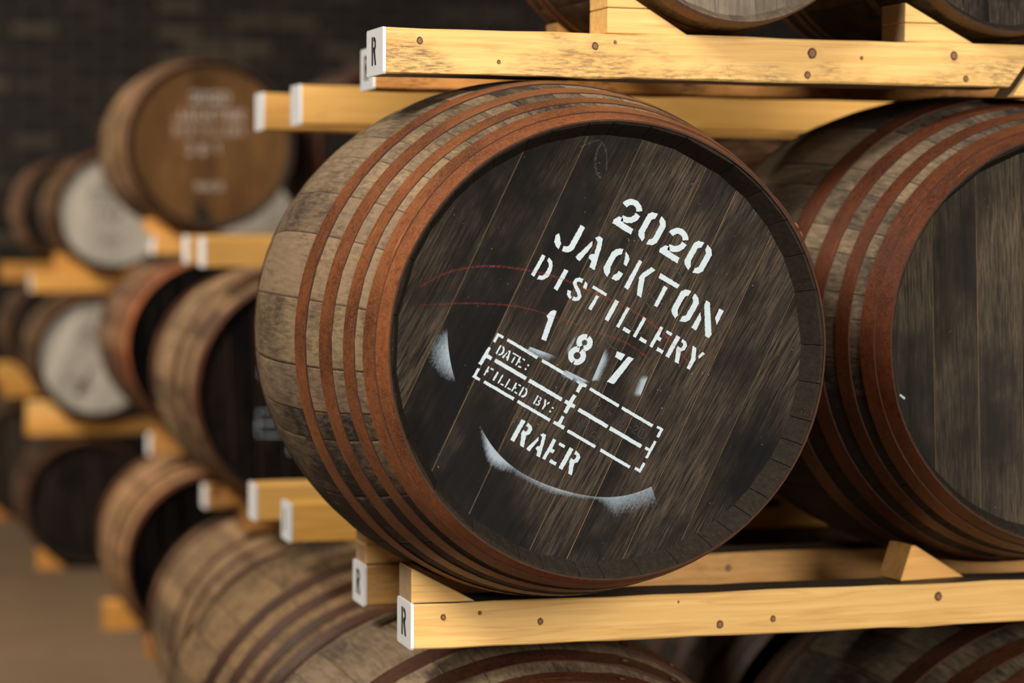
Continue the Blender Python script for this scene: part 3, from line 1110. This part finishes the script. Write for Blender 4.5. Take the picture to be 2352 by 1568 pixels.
# ------------------------------------------------------------------ row two
rail('right one of two amber white-tipped rails left of the big barrel top', 0.897, 3.6, 4.475, 4.56, 1.668, 1.742, color=(0.90, 0.78, 0.58), seed=11)
rail('left one of two amber white-tipped rails, beside the brown-headed barrel', 0.886, 3.6, 4.80, 4.88, 1.668, 1.742, color=(0.86, 0.72, 0.52), seed=12)
rail('nearer of two yellow white-tipped rails low left of the big barrel', 0.880, 3.6, 4.475, 4.56, 0.880, 0.953, mark=SMALL['I'], color=(0.95, 0.80, 0.50), seed=13)
rail('farther of two yellow white-tipped rails low left of the big barrel', 0.873, 3.6, 4.80, 4.88, 0.880, 0.953, color=(0.95, 0.85, 0.66), seed=14)
r2 = [o for o in bpy.data.objects if o.get('label', '').startswith('nearer of two yellow white-tipped rails low')][0]
# two brush strokes of blue-black paint on that rail, seen under the big barrel
bm = paint_mesh([[(915, 52), (990, 58), (1004, 50), (990, 40), (930, 38), (912, 30), (898, 22), (890, 34)]], amp=1.2, step=8)
obj('brush_mark', bm, M_BLUE, r2)
make_barrel('hogshead', 'shadowed barrel glimpsed between the two big barrels', 1.800, 4.67, 0.953, scale=0.953, wood=(0.75, 0.62, 0.52), stain=0.55, hoop=(0.42, 0.34, 0.30), seed=21)
make_barrel('hogshead', 'tan banded barrel lying low at the lower left, below the yellow rail ends', 1.10, 4.72, 0.0, scale=(1.125, 1.02, 1.125), wood=(1.0, 0.77, 0.47), stain=0.46,
            hoop=(0.40, 0.36, 0.34), seed=22)
make_barrel('hogshead', 'dark barrel deep in shadow under the lower rail near the bottom edge', 2.02, 4.72, 0.0, scale=(1.175, 1.02, 1.175), wood=(0.7, 0.6, 0.5), stain=0.60,
            hoop=(0.34, 0.28, 0.26), seed=23)

# ------------------------------------------------------------------ row three
rail('yellow rail with white tip left of the big barrel at mid height, nearer of two', 1.009, 3.6, 6.30, 6.39, 1.360, 1.437, color=(0.97, 0.86, 0.64), seed=31)
rail('yellow rail with white tip left of the big barrel at mid height, farther of two', 1.036, 3.6, 6.76, 6.84, 1.360, 1.437, color=(0.92, 0.80, 0.58), seed=32)
rail('brown rail end behind the wedges, left of the low yellow rail ends', 1.130, 3.6, 6.42, 6.51, 0.645, 0.715, paint=False, color=(0.66, 0.48, 0.34), seed=33)
rail('dim rail with a pale tip just left of the barrel with the stencilled box', 1.110, 3.6, 6.90, 6.98, 0.650, 0.715, color=(0.75, 0.6, 0.45), seed=34)
r3mid, hd = make_barrel('barrel', 'dark-headed barrel with a stencilled box, partly behind the big one', 1.268, 6.60, 0.716, scale=1.010, wood=(1.05, 0.84, 0.62), stain=0.42, hoop=(0.55, 0.44, 0.36), seed=31,
                    head_col=(0.36, 0.28, 0.28, 1), head_rot=2)
far_stencil(hd, M_STENCIL, '187', 'barrel')
r3low, _ = make_barrel('barrel', 'ribbed tan barrel on the floor below the barrel with the stencilled box', 1.262, 6.60, 0.0, scale=(1.012, 1.0, 1.012), wood=(1.05, 0.85, 0.62), stain=0.42, hoop=(0.36, 0.28, 0.24), seed=32)
chock('brown wedge below the barrel with the stencilled box', r3mid, 'barrel', 1.085, 6.43, 0.07, 33, color=(0.66, 0.48, 0.34), layers=2)

# ------------------------------------------------------------------ row four
rail('short rail end with pale tip under the brown-headed barrel', 1.140, 3.6, 8.20, 8.28, 1.362, 1.430, color=(0.80, 0.66, 0.46), seed=41)
rail('dim rail end with pale tip under the black-headed barrel', 1.135, 3.6, 8.25, 8.33, 0.672, 0.742, color=(0.70, 0.56, 0.42), seed=42)
r4top, hd = make_barrel('barrel', 'brown-headed barrel with faint pale stencilling, top left', 1.312, 8.45, 1.430, scale=0.940, wood=(1.0, 0.78, 0.55), stain=0.44, hoop=(0.62, 0.48, 0.36), head=M_HEAD_BROWN, seed=41, head_rot=0, tilt=0.0)
far_stencil(hd, M_STENCIL_FADED, '381', 'barrel', frame=False)
# dark pointed patch at the foot of that head
obj('stain', paint_mesh([[(-60, -262), (-50, -225), (-45, -190), (-38, -180), (-28, -205), (-18, -232), (10, -270), (-10, -285)]], 0.00098, amp=1.5, step=8), M_CHIME, hd)
make_barrel('barrel', 'nearly black barrel right of the brown-headed one, behind the amber rail ends', 1.955, 8.45, 1.430, scale=0.945, wood=(0.45, 0.30, 0.25), stain=0.72, hoop=(0.45, 0.32, 0.28), seed=42, head_col=(0.35, 0.32, 0.32, 1))
r4mid, _ = make_barrel('barrel', 'black-headed barrel with an orange rust hoop, between white head and stencilled box', 1.318, 8.45, 0.742, scale=0.972, wood=(0.85, 0.64, 0.48), stain=0.50, hoop=(1.7, 1.25, 0.8), seed=43, head_col=(0.10, 0.09, 0.10, 1))
r4low, _ = make_barrel('barrel', 'black-headed barrel with a broad tan rim, on the floor left of centre', 1.330, 8.45, 0.0, scale=(1.02, 1.0, 1.02), wood=(1.15, 0.84, 0.55), stain=0.36, hoop=(0.65, 0.42, 0.32), seed=44, head_col=(0.10, 0.09, 0.09, 1))
chock('wedge with a light end beside the foot of the brown-headed barrel', r4top, 'barrel', 1.115, 8.215, 0.06, 34, 0.03, color=(0.88, 0.66, 0.42), layers=2)
chock('wedge on the dim rail under the black-headed barrel', r4mid, 'barrel', 1.145, 8.262, 0.06, 34, 0.02, color=(0.6, 0.46, 0.34), layers=2)

# ------------------------------------------------------------------ row five
rail('rail with pale tip under the upper white-headed barrel', 0.921, 3.6, 10.33, 10.42, 1.166, 1.245, color=(0.92, 0.74, 0.5), seed=51)
rail('rail with pale tip under the lower white-headed barrel', 0.900, 3.6, 10.33, 10.42, 0.560, 0.622, color=(0.90, 0.72, 0.48), seed=52, paint=False)
r5top, hd = make_barrel('barrel', 'upper white-headed barrel with dark lettering, far left', 1.257, 10.60, 1.245, scale=(0.815, 0.86, 0.815), wood=(0.95, 0.70, 0.48), stain=0.44, hoop=(0.60, 0.46, 0.36), head=M_HEAD_WHITE, seed=51, tilt=0.0, head_rot=3)
far_stencil(hd, M_MARK, '178', 'barrel', frame=False)
r5mid, hd = make_barrel('barrel', 'lower white-headed barrel with a dark drip on its head, far left', 1.184, 10.60, 0.622, scale=(0.850, 0.86, 0.850), wood=(0.90, 0.70, 0.50), stain=0.47, hoop=(0.50, 0.38, 0.30), head=M_HEAD_WHITE, seed=52, head_rot=27)
far_stencil(hd, M_MARK, '', 'barrel', frame=False)
cover_strip('drip_stain', hd, [[((-8 - 16 * t - 13 * (t * t), 20 - 230 * t), 0.0), ((8 + 2 * t, 20 - 230 * t), 0.15 + 0.75 * t), ((20 + 12 * t * t, 20 - 230 * t), 0.0)] for t in [i / 10 for i in range(11)]], mat_spray('drip_stain_brown', (0.10, 0.08, 0.055), 60.0, 0.9))
b, hd = make_barrel('barrel', 'white-headed barrel in shade, a grey sliver right of the brown-headed one', 1.895, 10.60, 1.245, scale=(0.815, 0.86, 0.815), wood=(0.8, 0.65, 0.5), stain=0.5, hoop=(0.5, 0.4, 0.3), head=M_HEAD_WHITE, seed=53, tilt=0.0)
r5low, _ = make_barrel('barrel', 'dark-headed barrel on the floor below the lower white-headed one', 1.150, 10.60, 0.0, scale=(0.876, 0.86, 0.876), wood=(0.62, 0.46, 0.36), stain=0.55, hoop=(0.5, 0.4, 0.34), seed=54, head_col=(0.4, 0.38, 0.42, 1))
chock('stacked wedge boards at the left foot of the upper white-headed barrel', r5top, 'barrel', 1.02, 10.345, 0.07, 32, 0.03, color=(0.9, 0.7, 0.45), layers=2)
chock('pale stacked wedge boards at the left foot of the lower white-headed barrel', r5mid, 'barrel', 0.905, 10.345, 0.07, 42, 0.09, color=(1.08, 1.02, 0.95), layers=3, end=M_PINE)

# ------------------------------------------------------------------ row six, farthest
rail('farthest upper rail at the left edge', 0.93, 3.2, 12.05, 12.13, 1.166, 1.250, color=(0.88, 0.66, 0.4), paint=False, seed=61)
rail('farthest lower rail at the left edge', 0.93, 3.2, 12.05, 12.13, 0.595, 0.670, color=(0.88, 0.66, 0.4), paint=False, seed=62)
make_barrel('barrel', 'farthest top barrel, its rim showing left behind the upper white-headed one', 1.262, 12.30, 1.250, scale=(0.815, 0.86, 0.815), wood=(0.9, 0.65, 0.44), stain=0.48, hoop=(0.5, 0.4, 0.3), seed=61)
r6mid, _ = make_barrel('barrel', 'farthest middle barrel, its rim showing left behind the lower white-headed one', 1.190, 12.30, 0.670, scale=(0.780, 0.86, 0.780), wood=(0.7, 0.5, 0.36), stain=0.54, hoop=(0.5, 0.4, 0.3), seed=62)
r6low, _ = make_barrel('barrel', 'farthest bottom barrel, dim at the left edge above the floor', 1.080, 12.30, 0.0, scale=(0.934, 0.86, 0.934), wood=(0.6, 0.5, 0.42), stain=0.58, hoop=(0.4, 0.35, 0.3), seed=63)
chock('stacked light boards on the farthest lower rail at the left edge', r6mid, 'barrel', 0.90, 12.06, 0.06, 42, 0.09, color=(0.95, 0.78, 0.55), layers=2)

# ------------------------------------------------------------------ chocks on the floor
chock('floor chock in front of the dark-headed barrel, nearer the aisle', r5low, 'barrel', 0.935, 10.26, 0.08, 38, 0.03, color=(0.75, 0.55, 0.35))
chock('floor chock farthest away at the left edge', r6low, 'barrel', 0.76, 12.0, 0.08, 34, 0.10, color=(0.66, 0.46, 0.28))
chock('floor chock beside the black-headed barrel with the tan rim', r4low, 'barrel', 1.030, 8.70, 0.10, 36, 0.07, color=(0.80, 0.60, 0.36))
chock('middle floor chock below the black-headed barrel with the tan rim', r4low, 'barrel', 1.105, 8.10, 0.09, 36, 0.04, color=(0.62, 0.42, 0.26))
chock('nearest floor chock at the bottom edge', r3low, 'barrel', 1.010, 6.93, 0.08, 36, 0.06, color=(0.74, 0.54, 0.30))
